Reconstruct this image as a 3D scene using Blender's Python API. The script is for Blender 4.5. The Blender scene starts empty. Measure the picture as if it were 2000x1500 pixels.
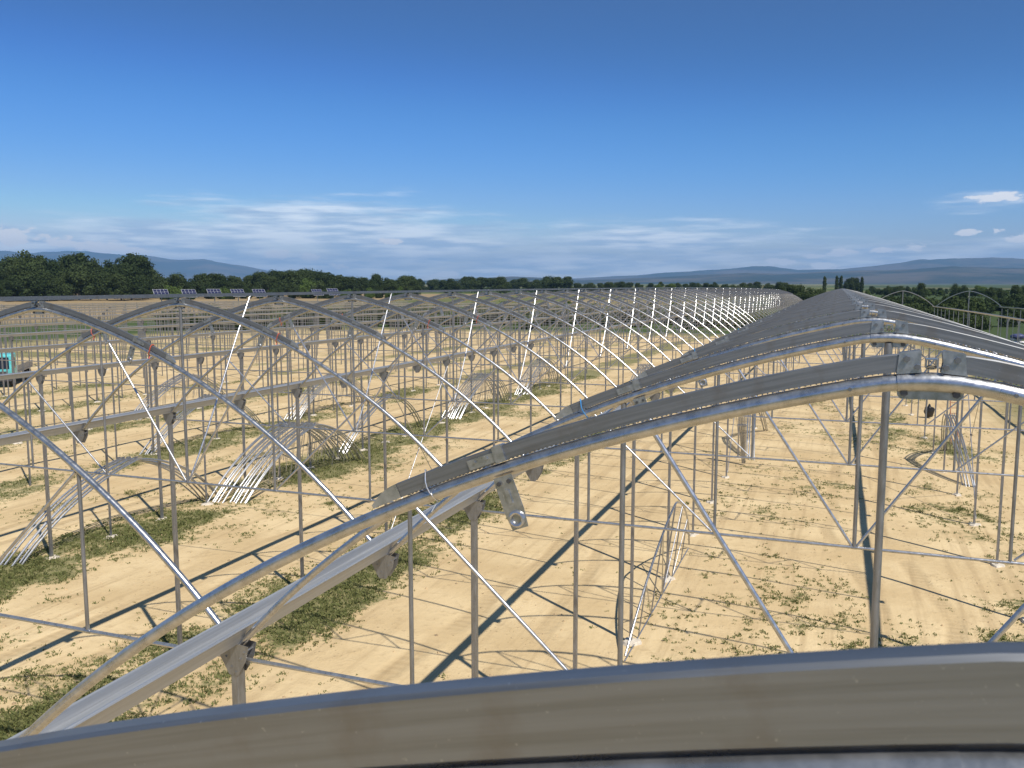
import bpy, math, random
import numpy as np
from mathutils import Vector, Matrix, noise
sc = bpy.context.scene
COL = sc.collection
R = math.radians
random.seed(4)
# ------------------------------------------------------------------ camera
CAM = Vector((-0.296, -3.143, 0.309)); YAW, PIT, ROLL, FPX = 0.3559, 0.1153, 0.0004, 1702.76
c_r = Vector((math.cos(YAW), math.sin(YAW), 0))
c_f = Vector((-math.sin(YAW)*math.cos(PIT), math.cos(YAW)*math.cos(PIT), -math.sin(PIT)))
c_u = c_r.cross(c_f)
cam = bpy.data.cameras.new('camera'); cam_o = bpy.data.objects.new('camera', cam); COL.objects.link(cam_o)
mw = Matrix((c_r, c_u, -c_f)).transposed().to_4x4(); mw.translation = CAM
cam_o.matrix_world = mw
cam.sensor_width = 36; cam.lens = FPX/2000*36; cam.clip_start = 0.05; cam.clip_end = 90000
cam.dof.use_dof = True; cam.dof.focus_distance = 9.0; cam.dof.aperture_fstop = 15
sc.camera = cam_o
def pxdir(x, y):
    return (c_f + c_r*((x-1000)/FPX) - c_u*((y-750)/FPX))
# ------------------------------------------------------------------ sky, clouds, sun, exposure
SUN = Vector((3.8, -2.75, 6.1)).normalized()
EL = math.asin(SUN.z); AZ = math.atan2(SUN.x, SUN.y)
W = bpy.data.worlds.new('World'); sc.world = W; W.use_nodes = True
nt = W.node_tree; nt.nodes.clear()
def nn(t, ty, **kw):
    n = t.nodes.new(ty)
    for k, v in kw.items():
        if k.startswith('i_'):
            n.inputs[k[2:]].default_value = v
        elif k.startswith('n'+'_'):
            n.inputs[int(k[2:])].default_value = v
        else: setattr(n, k, v)
    return n
def lk(t, a, b): t.links.new(a, b)
def mth(t, op, a, b=None, clamp=False):
    n = t.nodes.new('ShaderNodeMath'); n.operation = op; n.use_clamp = clamp
    for i, v in enumerate((a, b)):
        if v is None: continue
        if isinstance(v, (int, float)): n.inputs[i].default_value = v
        else: t.links.new(v, n.inputs[i])
    return n.outputs[0]
def ramp(t, fac, a, b, c=0.0, d=1.0):
    n = t.nodes.new('ShaderNodeMapRange'); n.interpolation_type = 'SMOOTHSTEP'
    for i, v in zip((1, 2, 3, 4), (a, b, c, d)): n.inputs[i].default_value = v
    t.links.new(fac, n.inputs[0]); return n.outputs[0]
def mixc(t, fac, a, b):
    n = t.nodes.new('ShaderNodeMix'); n.data_type = 'RGBA'
    for s, v in ((0, fac), (6, a), (7, b)):
        if isinstance(v, (int, float)): n.inputs[s].default_value = v
        elif isinstance(v, tuple): n.inputs[s].default_value = (*v, 1) if len(v) == 3 else v
        else: t.links.new(v, n.inputs[s])
    return n.outputs[2]
sky = nn(nt, 'ShaderNodeTexSky', sky_type='NISHITA', sun_disc=False, sun_elevation=EL, sun_rotation=AZ,
         altitude=150, air_density=1.0, dust_density=0.25, ozone_density=3.0)
SKY_S = 0.085
tc = nn(nt, 'ShaderNodeTexCoord')
sep = nn(nt, 'ShaderNodeSeparateXYZ'); lk(nt, tc.outputs['Generated'], sep.inputs[0])
az = mth(nt, 'ARCTAN2', sep.outputs[0], sep.outputs[1]); el = mth(nt, 'ARCSINE', sep.outputs[2])
ae = nn(nt, 'ShaderNodeCombineXYZ'); lk(nt, az, ae.inputs[0]); lk(nt, el, ae.inputs[1])
# warp so cloud borders are ragged
nw = nn(nt, 'ShaderNodeTexNoise', i_Scale=60.0, i_Detail=6.0, i_Roughness=0.6); 
mp = nn(nt, 'ShaderNodeMapping'); mp.inputs['Scale'].default_value = (1, 2.2, 1)
lk(nt, ae.outputs[0], mp.inputs[0]); lk(nt, mp.outputs[0], nw.inputs[0])
def cloud_set(lst, soft):
    acc = None
    for x, y, hx, hy, dens in lst:
        d = pxdir(x, y).normalized()
        a0, e0 = math.atan2(d.x, d.y), math.asin(d.z)
        s = nn(nt, 'ShaderNodeVectorMath', operation='SUBTRACT'); lk(nt, ae.outputs[0], s.inputs[0]); s.inputs[1].default_value = (a0, e0, 0)
        m = nn(nt, 'ShaderNodeVectorMath', operation='MULTIPLY'); lk(nt, s.outputs[0], m.inputs[0]); m.inputs[1].default_value = (FPX/hx, FPX/hy, 0)
        l = nn(nt, 'ShaderNodeVectorMath', operation='LENGTH'); lk(nt, m.outputs[0], l.inputs[0])
        v = mth(nt, 'MULTIPLY', mth(nt, 'SUBTRACT', 1.0, l.outputs['Value']), dens)
        acc = v if acc is None else mth(nt, 'MAXIMUM', acc, v)
    return acc
veil = cloud_set([(-20, 490, 360, 62, 1.1), (330, 478, 360, 62, 1.2), (620, 446, 330, 66, 1.25), (800, 480, 300, 70, 1.1), (1280, 468, 330, 44, 1.0),
                  (500, 520, 900, 44, 1.1), (1150, 520, 700, 44, 1.0), (1750, 505, 500, 40, .8), (1950, 390, 110, 20, .8)], 0)
puff = cloud_set([(30, 463, 52, 22, 1), (120, 474, 40, 14, 1), (185, 482, 70, 18, 1), (265, 490, 40, 10, .8), (765, 473, 36, 9, 1), (545, 498, 34, 12, 1), (605, 502, 30, 12, .9),
                  (660, 520, 26, 10, .8), (870, 536, 50, 8, .8), (1645, 493, 36, 10, 1), (1610, 520, 40, 10, 1), (1528, 512, 36, 10, 1), (1588, 500, 30, 6, .8), (1790, 484, 24, 9, 1),
                  (1720, 490, 24, 8, .9), (1885, 453, 34, 8, .9), (1945, 452, 20, 8, .9), (1990, 465, 24, 9, 1), (1945, 386, 60, 13, .9)], 0)
n1 = nn(nt, 'ShaderNodeTexNoise', i_Scale=9.0, i_Detail=7.0, i_Roughness=0.62)
mp1 = nn(nt, 'ShaderNodeMapping'); mp1.inputs['Scale'].default_value = (1, 9.0, 1); lk(nt, ae.outputs[0], mp1.inputs[0]); lk(nt, mp1.outputs[0], n1.inputs[0])
vm = mth(nt, 'ADD', veil, mth(nt, 'MULTIPLY', mth(nt, 'SUBTRACT', n1.outputs[0], 0.5), 2.2))
vmask = mth(nt, 'MULTIPLY', ramp(nt, vm, -0.10, 0.85), 0.85)
pm = mth(nt, 'ADD', puff, mth(nt, 'MULTIPLY', mth(nt, 'SUBTRACT', nw.outputs[0], 0.55), 2.4))
pmask = mth(nt, 'MULTIPLY', ramp(nt, pm, 0.08, 0.42), 0.95)
n2 = nn(nt, 'ShaderNodeTexNoise', i_Scale=14.0, i_Detail=5.0); lk(nt, mp1.outputs[0], n2.inputs[0])
vcol = mixc(nt, ramp(nt, n2.outputs[0], 0.35, 0.65), (5.2, 6.9, 9.2), (11.6, 12.4, 13.2))
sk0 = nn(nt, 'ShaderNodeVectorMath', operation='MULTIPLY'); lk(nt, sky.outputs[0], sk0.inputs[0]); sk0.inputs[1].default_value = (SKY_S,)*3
crv = nn(nt, 'ShaderNodeRGBCurve'); cm_ = crv.mapping; cm_.use_clip = False; cm_.extend = 'EXTRAPOLATED'      # clear deep blue low down; unseen zenith lifted to neutralise shadow fill
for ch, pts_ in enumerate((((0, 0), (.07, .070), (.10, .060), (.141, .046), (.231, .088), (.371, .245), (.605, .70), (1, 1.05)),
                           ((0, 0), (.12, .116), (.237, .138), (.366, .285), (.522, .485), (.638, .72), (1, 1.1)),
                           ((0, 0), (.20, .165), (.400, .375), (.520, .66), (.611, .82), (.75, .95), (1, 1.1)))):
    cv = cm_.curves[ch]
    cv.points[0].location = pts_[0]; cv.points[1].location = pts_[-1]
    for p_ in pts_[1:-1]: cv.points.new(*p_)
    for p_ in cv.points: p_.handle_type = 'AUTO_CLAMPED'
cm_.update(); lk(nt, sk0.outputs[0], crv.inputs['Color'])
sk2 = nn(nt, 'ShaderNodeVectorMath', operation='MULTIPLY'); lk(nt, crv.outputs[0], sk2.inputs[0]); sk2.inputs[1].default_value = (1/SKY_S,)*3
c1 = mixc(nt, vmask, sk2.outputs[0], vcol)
c2 = mixc(nt, pmask, c1, (11.0, 11.0, 11.2))
bg = nn(nt, 'ShaderNodeBackground', i_Strength=SKY_S); lk(nt, c2, bg.inputs[0])
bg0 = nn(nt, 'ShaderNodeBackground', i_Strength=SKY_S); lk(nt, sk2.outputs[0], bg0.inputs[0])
low = mth(nt, 'MULTIPLY', mth(nt, 'LESS_THAN', sep.outputs[2], 0.15), mth(nt, 'GREATER_THAN', sep.outputs[2], -0.03))   # the cloud bank lies low over the horizon
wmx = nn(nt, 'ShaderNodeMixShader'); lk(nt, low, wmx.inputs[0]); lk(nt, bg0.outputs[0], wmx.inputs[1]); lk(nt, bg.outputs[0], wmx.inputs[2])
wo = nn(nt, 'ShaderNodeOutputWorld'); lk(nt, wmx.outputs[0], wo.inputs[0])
try: W.cycles.sampling_method = 'MANUAL'; W.cycles.sample_map_resolution = 512
except Exception: pass
sl = bpy.data.lights.new('sun', 'SUN'); sl.energy = 5.0; sl.angle = R(0.53); sl.color = (1.0, 0.945, 0.86)
so = bpy.data.objects.new('sun', sl); COL.objects.link(so); so.rotation_euler = SUN.to_track_quat('Z', 'Y').to_euler()
vs = sc.view_settings; vs.view_transform = 'Standard'; vs.look = 'None'; vs.exposure = 0.13; vs.gamma = 1.0; vs.use_curve_mapping = False
try:
    sc.cycles.max_bounces = 6; sc.cycles.volume_bounces = 0; sc.cycles.caustics_reflective = False; sc.cycles.caustics_refractive = False
except Exception: pass
# ------------------------------------------------------------------ materials
MAT = {}
def new_mat(name):
    m = bpy.data.materials.new(name); m.use_nodes = True; t = m.node_tree; b = t.nodes['Principled BSDF']; MAT[name] = m
    return m, t, b
def galv(name, c0, c1, r0, r1, scale=18.0, bump=0.02, metallic=1.0, streak=(1, 1, 1)):
    m, t, b = new_mat(name)
    co = nn(t, 'ShaderNodeTexCoord'); mpp = nn(t, 'ShaderNodeMapping'); mpp.inputs['Scale'].default_value = streak
    lk(t, co.outputs['Object'], mpp.inputs[0])
    a = nn(t, 'ShaderNodeTexNoise', i_Scale=scale, i_Detail=6.0, i_Roughness=0.65); lk(t, mpp.outputs[0], a.inputs[0])
    v = nn(t, 'ShaderNodeTexVoronoi', i_Scale=scale*9); lk(t, mpp.outputs[0], v.inputs[0])
    f = mth(t, 'ADD', mth(t, 'MULTIPLY', a.outputs[0], 0.93), mth(t, 'MULTIPLY', v.outputs['Color'], 0.07))
    f = ramp(t, f, 0.3, 0.7)
    lk(t, mixc(t, f, c0, c1), b.inputs['Base Color'])
    b.inputs['Metallic'].default_value = metallic
    rr = nn(t, 'ShaderNodeMapRange'); lk(t, a.outputs[0], rr.inputs[0])
    for i, x in zip((1, 2, 3, 4), (0.3, 0.7, r0, r1)): rr.inputs[i].default_value = x
    lk(t, rr.outputs[0], b.inputs['Roughness'])
    bp = nn(t, 'ShaderNodeBump', i_Strength=0.25, i_Distance=bump*0.05); lk(t, a.outputs[0], bp.inputs['Height']); lk(t, bp.outputs[0], b.inputs['Normal'])
    return m
galv('tube_steel', (0.38, 0.385, 0.39), (0.56, 0.565, 0.57), 0.22, 0.38, 18, .02, 0.88)
galv('brace_steel', (0.42, 0.425, 0.43), (0.58, 0.58, 0.58), 0.25, 0.38, 25, .02, 0.82)
galv('plate_steel', (0.38, 0.39, 0.40), (0.54, 0.55, 0.56), 0.26, 0.42, 30, .02, 0.88)
galv('gutter_steel', (0.36, 0.375, 0.39), (0.48, 0.495, 0.51), 0.40, 0.55, 8, 0.02, 0.55, (5, .10, 5))
galv('column_steel', (0.24, 0.24, 0.24), (0.35, 0.35, 0.35), 0.40, 0.55, 10, 0.02, 0.78, (2, 2, .5))
m, t, b = new_mat('rack_steel')      # rolled bar: mill streaks follow its curve
co = nn(t, 'ShaderNodeTexCoord'); sx = nn(t, 'ShaderNodeSeparateXYZ'); lk(t, co.outputs['Object'], sx.inputs[0])
ax_ = mth(t, 'ABSOLUTE', sx.outputs[0]); vv_ = mth(t, 'ADD', sx.outputs[2], mth(t, 'ADD', mth(t, 'MULTIPLY', ax_, 0.19), mth(t, 'MULTIPLY', mth(t, 'MULTIPLY', ax_, ax_), 0.062)))
cx_ = nn(t, 'ShaderNodeCombineXYZ'); lk(t, mth(t, 'MULTIPLY', sx.outputs[0], 2.2), cx_.inputs[0]); lk(t, mth(t, 'MULTIPLY', sx.outputs[1], 40.0), cx_.inputs[1]); lk(t, mth(t, 'MULTIPLY', vv_, 85.0), cx_.inputs[2])
sn = nn(t, 'ShaderNodeTexNoise', i_Scale=1.0, i_Detail=5.0, i_Roughness=.6); lk(t, cx_.outputs[0], sn.inputs[0])
bl = nn(t, 'ShaderNodeTexNoise', i_Scale=7.0, i_Detail=5.0, i_Roughness=.6); lk(t, co.outputs['Object'], bl.inputs[0])
sp_ = nn(t, 'ShaderNodeTexNoise', i_Scale=170.0, i_Detail=3.0); lk(t, co.outputs['Object'], sp_.inputs[0])
cc = mixc(t, ramp(t, sn.outputs[0], .3, .7), (0.225, 0.235, 0.245), (0.30, 0.31, 0.32))
cc = mixc(t, mth(t, 'MULTIPLY', ramp(t, bl.outputs[0], .52, .7), .45), cc, (0.21, 0.185, 0.16))
cc = mixc(t, mth(t, 'MULTIPLY', ramp(t, sp_.outputs[0], .68, .78), .5), cc, (0.55, 0.55, 0.54))
lk(t, cc, b.inputs['Base Color']); b.inputs['Metallic'].default_value = 0.85
lk(t, ramp(t, sn.outputs[0], .3, .7, .40, .48), b.inputs['Roughness'])
bp = nn(t, 'ShaderNodeBump', i_Strength=0.2, i_Distance=0.0006); lk(t, sn.outputs[0], bp.inputs['Height']); lk(t, bp.outputs[0], b.inputs['Normal'])
def plain(name, col, rough=0.6, metallic=0.0, var=0.25, scale=6.0, coat=0.0):
    m, t, b = new_mat(name)
    co = nn(t, 'ShaderNodeTexCoord'); a = nn(t, 'ShaderNodeTexNoise', i_Scale=scale, i_Detail=5.0); lk(t, co.outputs['Object'], a.inputs[0])
    lk(t, mixc(t, ramp(t, a.outputs[0], .3, .7), tuple(x*(1-var) for x in col), tuple(min(1, x*(1+var)) for x in col)), b.inputs['Base Color'])
    b.inputs['Roughness'].default_value = rough; b.inputs['Metallic'].default_value = metallic; b.inputs['Coat Weight'].default_value = coat
    return m
plain('bolt_steel', (0.22, 0.22, 0.22), 0.4, 0.85)
plain('bolt_dark', (0.12, 0.12, 0.12), 0.5, 0.8)
plain('wire_white', (0.7, 0.7, 0.7), 0.35, 0.8)
plain('wire_blue', (0.05, 0.25, 0.55), 0.4)
plain('tie_red', (0.55, 0.10, 0.05), 0.5)
plain('concrete', (0.60, 0.53, 0.42), 0.95, 0, .2, 9)
plain('bark', (0.09, 0.07, 0.05), 0.95)
plain('truck_paint', (0.10, 0.46, 0.47), 0.35, 0, .12, 3, .4)
plain('dark_glass', (0.015, 0.018, 0.02), 0.08)
plain('rubber', (0.02, 0.02, 0.02), 0.85)
plain('truck_frame', (0.05, 0.05, 0.055), 0.6)
plain('truck_bed', (0.25, 0.24, 0.22), 0.7)
plain('headlight', (0.75, 0.75, 0.7), 0.2)
plain('panel_cell', (0.02, 0.022, 0.06), 0.25, 0, .2, 2)
plain('panel_frame', (0.6, 0.6, 0.62), 0.4, .6)
plain('black_plastic', (0.012, 0.012, 0.013), 0.35)
plain('blue_tarp', (0.06, 0.07, 0.16), 0.5)
plain('sack', (0.65, 0.62, 0.6), 0.9)
plain('wood_ladder', (0.35, 0.16, 0.09), 0.7)
def leaf_mat(name, c0, c1):
    m, t, b = new_mat(name)
    t.nodes.remove(b)
    out = t.nodes['Material Output']
    oi = nn(t, 'ShaderNodeObjectInfo'); geo = nn(t, 'ShaderNodeNewGeometry')
    rpi = geo.outputs['Random Per Island']
    f = mth(t, 'ADD', mth(t, 'MULTIPLY', oi.outputs['Random'], 0.55), mth(t, 'MULTIPLY', rpi, 0.45))
    col = mixc(t, f, c0, c1)
    d = nn(t, 'ShaderNodeBsdfDiffuse'); lk(t, col, d.inputs[0])
    tr = nn(t, 'ShaderNodeBsdfTranslucent'); lk(t, mixc(t, .5, col, (0.12, 0.16, 0.03)), tr.inputs[0])
    mx = nn(t, 'ShaderNodeMixShader', i_Fac=0.22); lk(t, d.outputs[0], mx.inputs[1]); lk(t, tr.outputs[0], mx.inputs[2]); lk(t, mx.outputs[0], out.inputs[0])
leaf_mat('leaf_dark', (0.026, 0.042, 0.018), (0.080, 0.105, 0.040))
leaf_mat('leaf_light', (0.070, 0.110, 0.030), (0.120, 0.165, 0.045))
leaf_mat('grass_blade', (0.085, 0.118, 0.033), (0.25, 0.24, 0.10))
# ------------------------------------------------------------------ mesh builder
class MB:
    def __init__(s): s.v = []; s.f = []; s.m = []; s.mi = 0
    def add(s, vs, fs):
        o = len(s.v); s.v += [tuple(x) for x in vs]
        s.f += [tuple(i+o for i in q) for q in fs]; s.m += [s.mi]*len(fs); return s
    def tube(s, pts, r, n=10, cap=True):
        pts = [Vector(p) for p in pts]; k = len(pts)
        rr = r if isinstance(r, (list, tuple)) else [r]*k
        ring = []; t0 = (pts[1]-pts[0]).normalized()
        a = t0.orthogonal().normalized() if abs(t0.y) > .9 or abs(t0.z) > .9 else t0.cross(Vector((0, 1, 0))).normalized()
        for i, p in enumerate(pts):
            t = (pts[min(i+1, k-1)]-pts[max(i-1, 0)]).normalized()
            a = (a - t*a.dot(t)).normalized(); b = t.cross(a)
            ring += [p + (a*math.cos(2*math.pi*j/n) + b*math.sin(2*math.pi*j/n))*rr[i] for j in range(n)]
        fs = [(i*n+j, i*n+(j+1) % n, (i+1)*n+(j+1) % n, (i+1)*n+j) for i in range(k-1) for j in range(n)]
        if cap: fs += [tuple(range(n-1, -1, -1)), tuple((k-1)*n+j for j in range(n))]
        return s.add(ring, fs)
    def box(s, c, d, M=None):
        x, y, z = d[0]/2, d[1]/2, d[2]/2
        vs = [Vector((a, b, e)) for a in (-x, x) for b in (-y, y) for e in (-z, z)]
        if M is not None: vs = [M @ v for v in vs]
        vs = [v+Vector(c) for v in vs]
        return s.add(vs, [(0, 1, 3, 2), (4, 6, 7, 5), (0, 4, 5, 1), (2, 3, 7, 6), (0, 2, 6, 4), (1, 5, 7, 3)])
    def sweep_xz(s, pts, prof):       # closed profile of (normal, y) offsets swept along a path in the xz plane
        n = len(prof); vs = []
        for i, p in enumerate(pts):
            a, b = pts[max(i-1, 0)], pts[min(i+1, len(pts)-1)]
            t = Vector((b[0]-a[0], 0, b[1]-a[1])).normalized(); nr = Vector((-t.z, 0, t.x))
            if nr.z < 0: nr = -nr
            pr = prof[i] if isinstance(prof[0][0], (tuple, list)) else prof
            vs += [Vector((p[0], 0, p[1])) + nr*q[0] + Vector((0, q[1], 0)) for q in pr]
        n = len(prof[0]) if isinstance(prof[0][0], (tuple, list)) else n
        k = len(pts)
        fs = [(i*n+j, i*n+(j+1) % n, (i+1)*n+(j+1) % n, (i+1)*n+j) for i in range(k-1) for j in range(n)]
        fs += [tuple(range(n-1, -1, -1)), tuple((k-1)*n+j for j in range(n))]
        return s.add(vs, fs)
    def prism_y(s, poly, y0, y1):     # polygon in xz extruded along y
        n = len(poly)
        vs = [(p[0], y0, p[1]) for p in poly]+[(p[0], y1, p[1]) for p in poly]
        return s.add(vs, [tuple(range(n)), tuple(range(2*n-1, n-1, -1))]+[(j, j+n, (j+1) % n+n, (j+1) % n) for j in range(n)])
    def torus(s, c, axis, R1, r, N=20, n=8):
        ax = Vector(axis).normalized(); a = ax.orthogonal().normalized(); b = ax.cross(a); vs = []
        for i in range(N):
            d = a*math.cos(2*math.pi*i/N)+b*math.sin(2*math.pi*i/N)
            for j in range(n):
                vs.append(Vector(c)+d*(R1+r*math.cos(2*math.pi*j/n))+ax*(r*math.sin(2*math.pi*j/n)))
        return s.add(vs, [(i*n+j, ((i+1) % N)*n+j, ((i+1) % N)*n+(j+1) % n, i*n+(j+1) % n) for i in range(N) for j in range(n)])
    def mesh(s, name, mats, smooth=True, fix=True):
        me = bpy.data.meshes.new(name); me.from_pydata(s.v, [], s.f)
        for m in (mats if isinstance(mats, (list, tuple)) else [mats]): me.materials.append(MAT[m])
        if len(me.materials) > 1: me.polygons.foreach_set('material_index', s.m)
        if fix:
            import bmesh
            bm = bmesh.new(); bm.from_mesh(me); bmesh.ops.recalc_face_normals(bm, faces=bm.faces); bm.to_mesh(me); bm.free()
        if smooth:
            me.polygons.foreach_set('use_smooth', [True]*len(me.polygons)); me.set_sharp_from_angle(angle=R(38))
        return me
def obj(name, me, parent=None, loc=None, rot=None, scale=None):
    o = bpy.data.objects.new(name, me); COL.objects.link(o)
    if parent is not None: o.parent = parent
    if loc is not None: o.location = loc
    if rot is not None: o.rotation_euler = rot
    if scale is not None: o.scale = scale
    return o
def tag(o, label, cat, group=None, kind=None):
    o['label'] = label; o['category'] = cat
    if group: o['group'] = group
    o['kind'] = kind or 'thing'
    return o
# ------------------------------------------------------------------ layout numbers
S = 2.5; SPAN = 9.6; NEND = 63
def Yi(i): return (i-1)*S
def zs(y): return -4e-5*max(0.0, min(y, 165.0))**2
GZ = -8.6
def sm(a, b, x):
    t = max(0.0, min(1.0, (x-a)/(b-a))); return t*t*(3-2*t)
def ground_z(x, y):
    r = math.hypot(x, y)
    return GZ + zs(y) + 2.9*sm(230, 450, r)
def on_ground(px, py):
    d = pxdir(px, py); t = (GZ-CAM.z)/d.z
    for _ in range(20):
        p = CAM+d*t; t = (ground_z(p.x, p.y)-CAM.z)/d.z
    return CAM+d*t
# ------------------------------------------------------------------ ground
def axis_coords(lo, hi, step, far):
    a = list(np.arange(lo, hi+1e-6, step)); st = step; x = hi
    while x < far: st *= 1.22; x += st; a.append(x)
    st = step; x = lo
    while x > -far: st *= 1.22; x -= st; a.insert(0, x)
    return np.array(a)
gx = axis_coords(-46, 13, 0.28, 40000); gy = axis_coords(10, 92, 0.34, 40000)
def fbm(x, y, z, o=3):
    return noise.fractal((x, y, z), 1.0, 2.0, o)
def grass_amount(x, y):
    g = (x+4.8)/SPAN; dg = abs(g-round(g))*SPAN; k = round(g)
    n = fbm(x*0.22, y*0.13, 3.1, 3)*0.55
    band = 1.0-sm(0.8, 3.0, dg)
    if k in (0,): a = -0.55+band*0.25
    elif k == 1: a = -0.40+band*0.30
    elif k == -1: a = -0.50+band*0.72
    elif k == -2: a = -0.30+band*0.75
    else: a = -0.45+band*0.62
    if -4.2 < x < 2.2: a = max(a, -0.17-0.10*abs(x+1.0)/3)
    if -11.5 < x < -5: a -= 0.22
    if y > 60: a -= 0.1
    return a+n+0.35*fbm(x*0.9, y*0.7, 9.0, 2)
nx, ny = len(gx), len(gy)
verts = np.zeros((nx*ny, 3)); gr = np.full(nx*ny, -1.0); si = np.zeros(nx*ny)
for j, y in enumerate(gy):
    for i, x in enumerate(gx):
        k = j*nx+i
        z = ground_z(x, y)
        if abs(x) < 200 and abs(y) < 250:
            z += 0.045*noise.noise((x*0.35, y*0.3, 1.0))
        verts[k] = (x, y, z)
        if -120 < x < 40 and -20 < y < 190:
            gr[k] = grass_amount(x, y)
            w = 4*noise.noise((x*0.06, y*0.06, 5))
            si[k] = (1-sm(10, 15, x+w*.6))*(1-sm(158, 172, y+w))*sm(-118, -110, x+w)
ii = np.arange((nx-1)*(ny-1)); a = (ii//(nx-1))*nx+ii % (nx-1)
faces = np.stack([a, a+1, a+nx+1, a+nx], 1)
gm = bpy.data.meshes.new('ground')
gm.vertices.add(len(verts)); gm.vertices.foreach_set('co', verts.ravel())
gm.loops.add(faces.size); gm.loops.foreach_set('vertex_index', faces.ravel())
gm.polygons.add(len(faces)); gm.polygons.foreach_set('loop_start', np.arange(0, faces.size, 4)); gm.polygons.foreach_set('loop_total', np.full(len(faces), 4))
gm.update(); gm.validate()
gm.polygons.foreach_set('use_smooth', [True]*len(gm.polygons))
for nm, arr in (('grass', gr), ('site', si)):
    at = gm.attributes.new(nm, 'FLOAT', 'POINT'); at.data.foreach_set('value', arr)
m, t, b = new_mat('ground_soil')
geo = nn(t, 'ShaderNodeNewGeometry'); P = geo.outputs['Position']
def tnoise(scale, detail=4.0, stretch=None, rough=.55):
    n = nn(t, 'ShaderNodeTexNoise', i_Scale=scale, i_Detail=detail, i_Roughness=rough)
    if stretch:
        mm = nn(t, 'ShaderNodeMapping'); mm.inputs['Scale'].default_value = stretch; mm.inputs['Rotation'].default_value = (0, 0, R(-14)); lk(t, P, mm.inputs[0]); lk(t, mm.outputs[0], n.inputs[0])
    else: lk(t, P, n.inputs[0])
    return n.outputs[0]
na = tnoise(0.35, 5); nb = tnoise(4.0, 6); nf = tnoise(22.0, 4); ntr = tnoise(1.1, 4, (3.0, 0.12, 1))
sand = mixc(t, ramp(t, na, .3, .7), (0.55, 0.405, 0.215), (0.69, 0.535, 0.305))
sand = mixc(t, mth(t, 'MULTIPLY', ramp(t, tnoise(.09, 3), .45, .7), .45), sand, (0.52, 0.37, 0.19))
sand = mixc(t, mth(t, 'MULTIPLY', ramp(t, ntr, .48, .72), .5), sand, (0.40, 0.285, 0.15))
sand = mixc(t, mth(t, 'MULTIPLY', ramp(t, nb, .52, .75), .5), sand, (0.43, 0.31, 0.165))
sand = mixc(t, mth(t, 'MULTIPLY', ramp(t, nf, .62, .8), .5), sand, (0.25, 0.17, 0.09))
spx = nn(t, 'ShaderNodeSeparateXYZ'); lk(t, P, spx.inputs[0])
wob = mth(t, 'ADD', spx.outputs[0], mth(t, 'MULTIPLY', mth(t, 'SUBTRACT', tnoise(.06, 2), .5), 5.0))
rut = None
for rx in (-9.6, -7.9, -18.6, -16.9, -29.0, -27.3, 0.2, 1.9):
    d_ = ramp(t, mth(t, 'ABSOLUTE', mth(t, 'SUBTRACT', wob, rx)), .10, .34, 1, 0); rut = d_ if rut is None else mth(t, 'MAXIMUM', rut, d_)
lug = nn(t, 'ShaderNodeTexWave', wave_type='BANDS', bands_direction='Y', i_Scale=1.1, i_Distortion=3.0, i_Detail=2.0); lk(t, P, lug.inputs[0])
rutm = mth(t, 'MULTIPLY', rut, mth(t, 'MULTIPLY', ramp(t, na, .35, .6), mth(t, 'ADD', .75, mth(t, 'MULTIPLY', lug.outputs[0], .25))))
sand = mixc(t, mth(t, 'MULTIPLY', rutm, .55), sand, (0.36, 0.25, 0.125))
cl = nn(t, 'ShaderNodeTexVoronoi', i_Scale=7.0); lk(t, P, cl.inputs[0])
clod = mth(t, 'MULTIPLY', ramp(t, cl.outputs['Distance'], .05, .28, 1, 0), ramp(t, tnoise(.5, 3), .5, .65))
sand = mixc(t, mth(t, 'MULTIPLY', clod, .4), sand, (0.40, 0.28, 0.145))
ga = nn(t, 'ShaderNodeAttribute', attribute_name='grass'); sa = nn(t, 'ShaderNodeAttribute', attribute_name='site')
gmix = mth(t, 'ADD', ga.outputs['Fac'], mth(t, 'MULTIPLY', mth(t, 'SUBTRACT', tnoise(3.2, 6, None, .7), .5), 1.5))
gmask = ramp(t, gmix, -0.08, 0.30)
gcol = mixc(t, ramp(t, nf, .35, .65), (0.085, 0.098, 0.036), (0.20, 0.205, 0.085))
site = mixc(t, mth(t, 'MULTIPLY', gmask, .82), sand, gcol)
vo = nn(t, 'ShaderNodeTexVoronoi', i_Scale=0.0045); lk(t, P, vo.inputs[0])
vs_ = nn(t, 'ShaderNodeSeparateColor'); lk(t, vo.outputs['Color'], vs_.inputs[0])
field = mixc(t, ramp(t, vs_.outputs[0], .45, .6), (0.070, 0.100, 0.030), (0.150, 0.155, 0.060))
field = mixc(t, ramp(t, vs_.outputs[1], .72, .8), field, (0.30, 0.235, 0.13))
field = mixc(t, mth(t, 'MULTIPLY', ramp(t, tnoise(.05, 5), .4, .7), .5), field, (0.055, 0.080, 0.028))
sp = nn(t, 'ShaderNodeSeparateXYZ'); lk(t, P, sp.inputs[0])
brown = mth(t, 'MULTIPLY', ramp(t, sp.outputs[0], -200, -170, 1, 0), ramp(t, sp.outputs[1], 500, 530, 1, 0))
field = mixc(t, mth(t, 'MULTIPLY', ramp(t, sp.outputs[0], 0, 40), .65), field, (0.045, 0.068, 0.024))
field = mixc(t, brown, field, (0.30, 0.225, 0.125))
lk(t, mixc(t, sa.outputs['Fac'], field, site), b.inputs['Base Color'])
b.inputs['Roughness'].default_value = 0.95; b.inputs['Specular IOR Level'].default_value = 0.15
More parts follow.
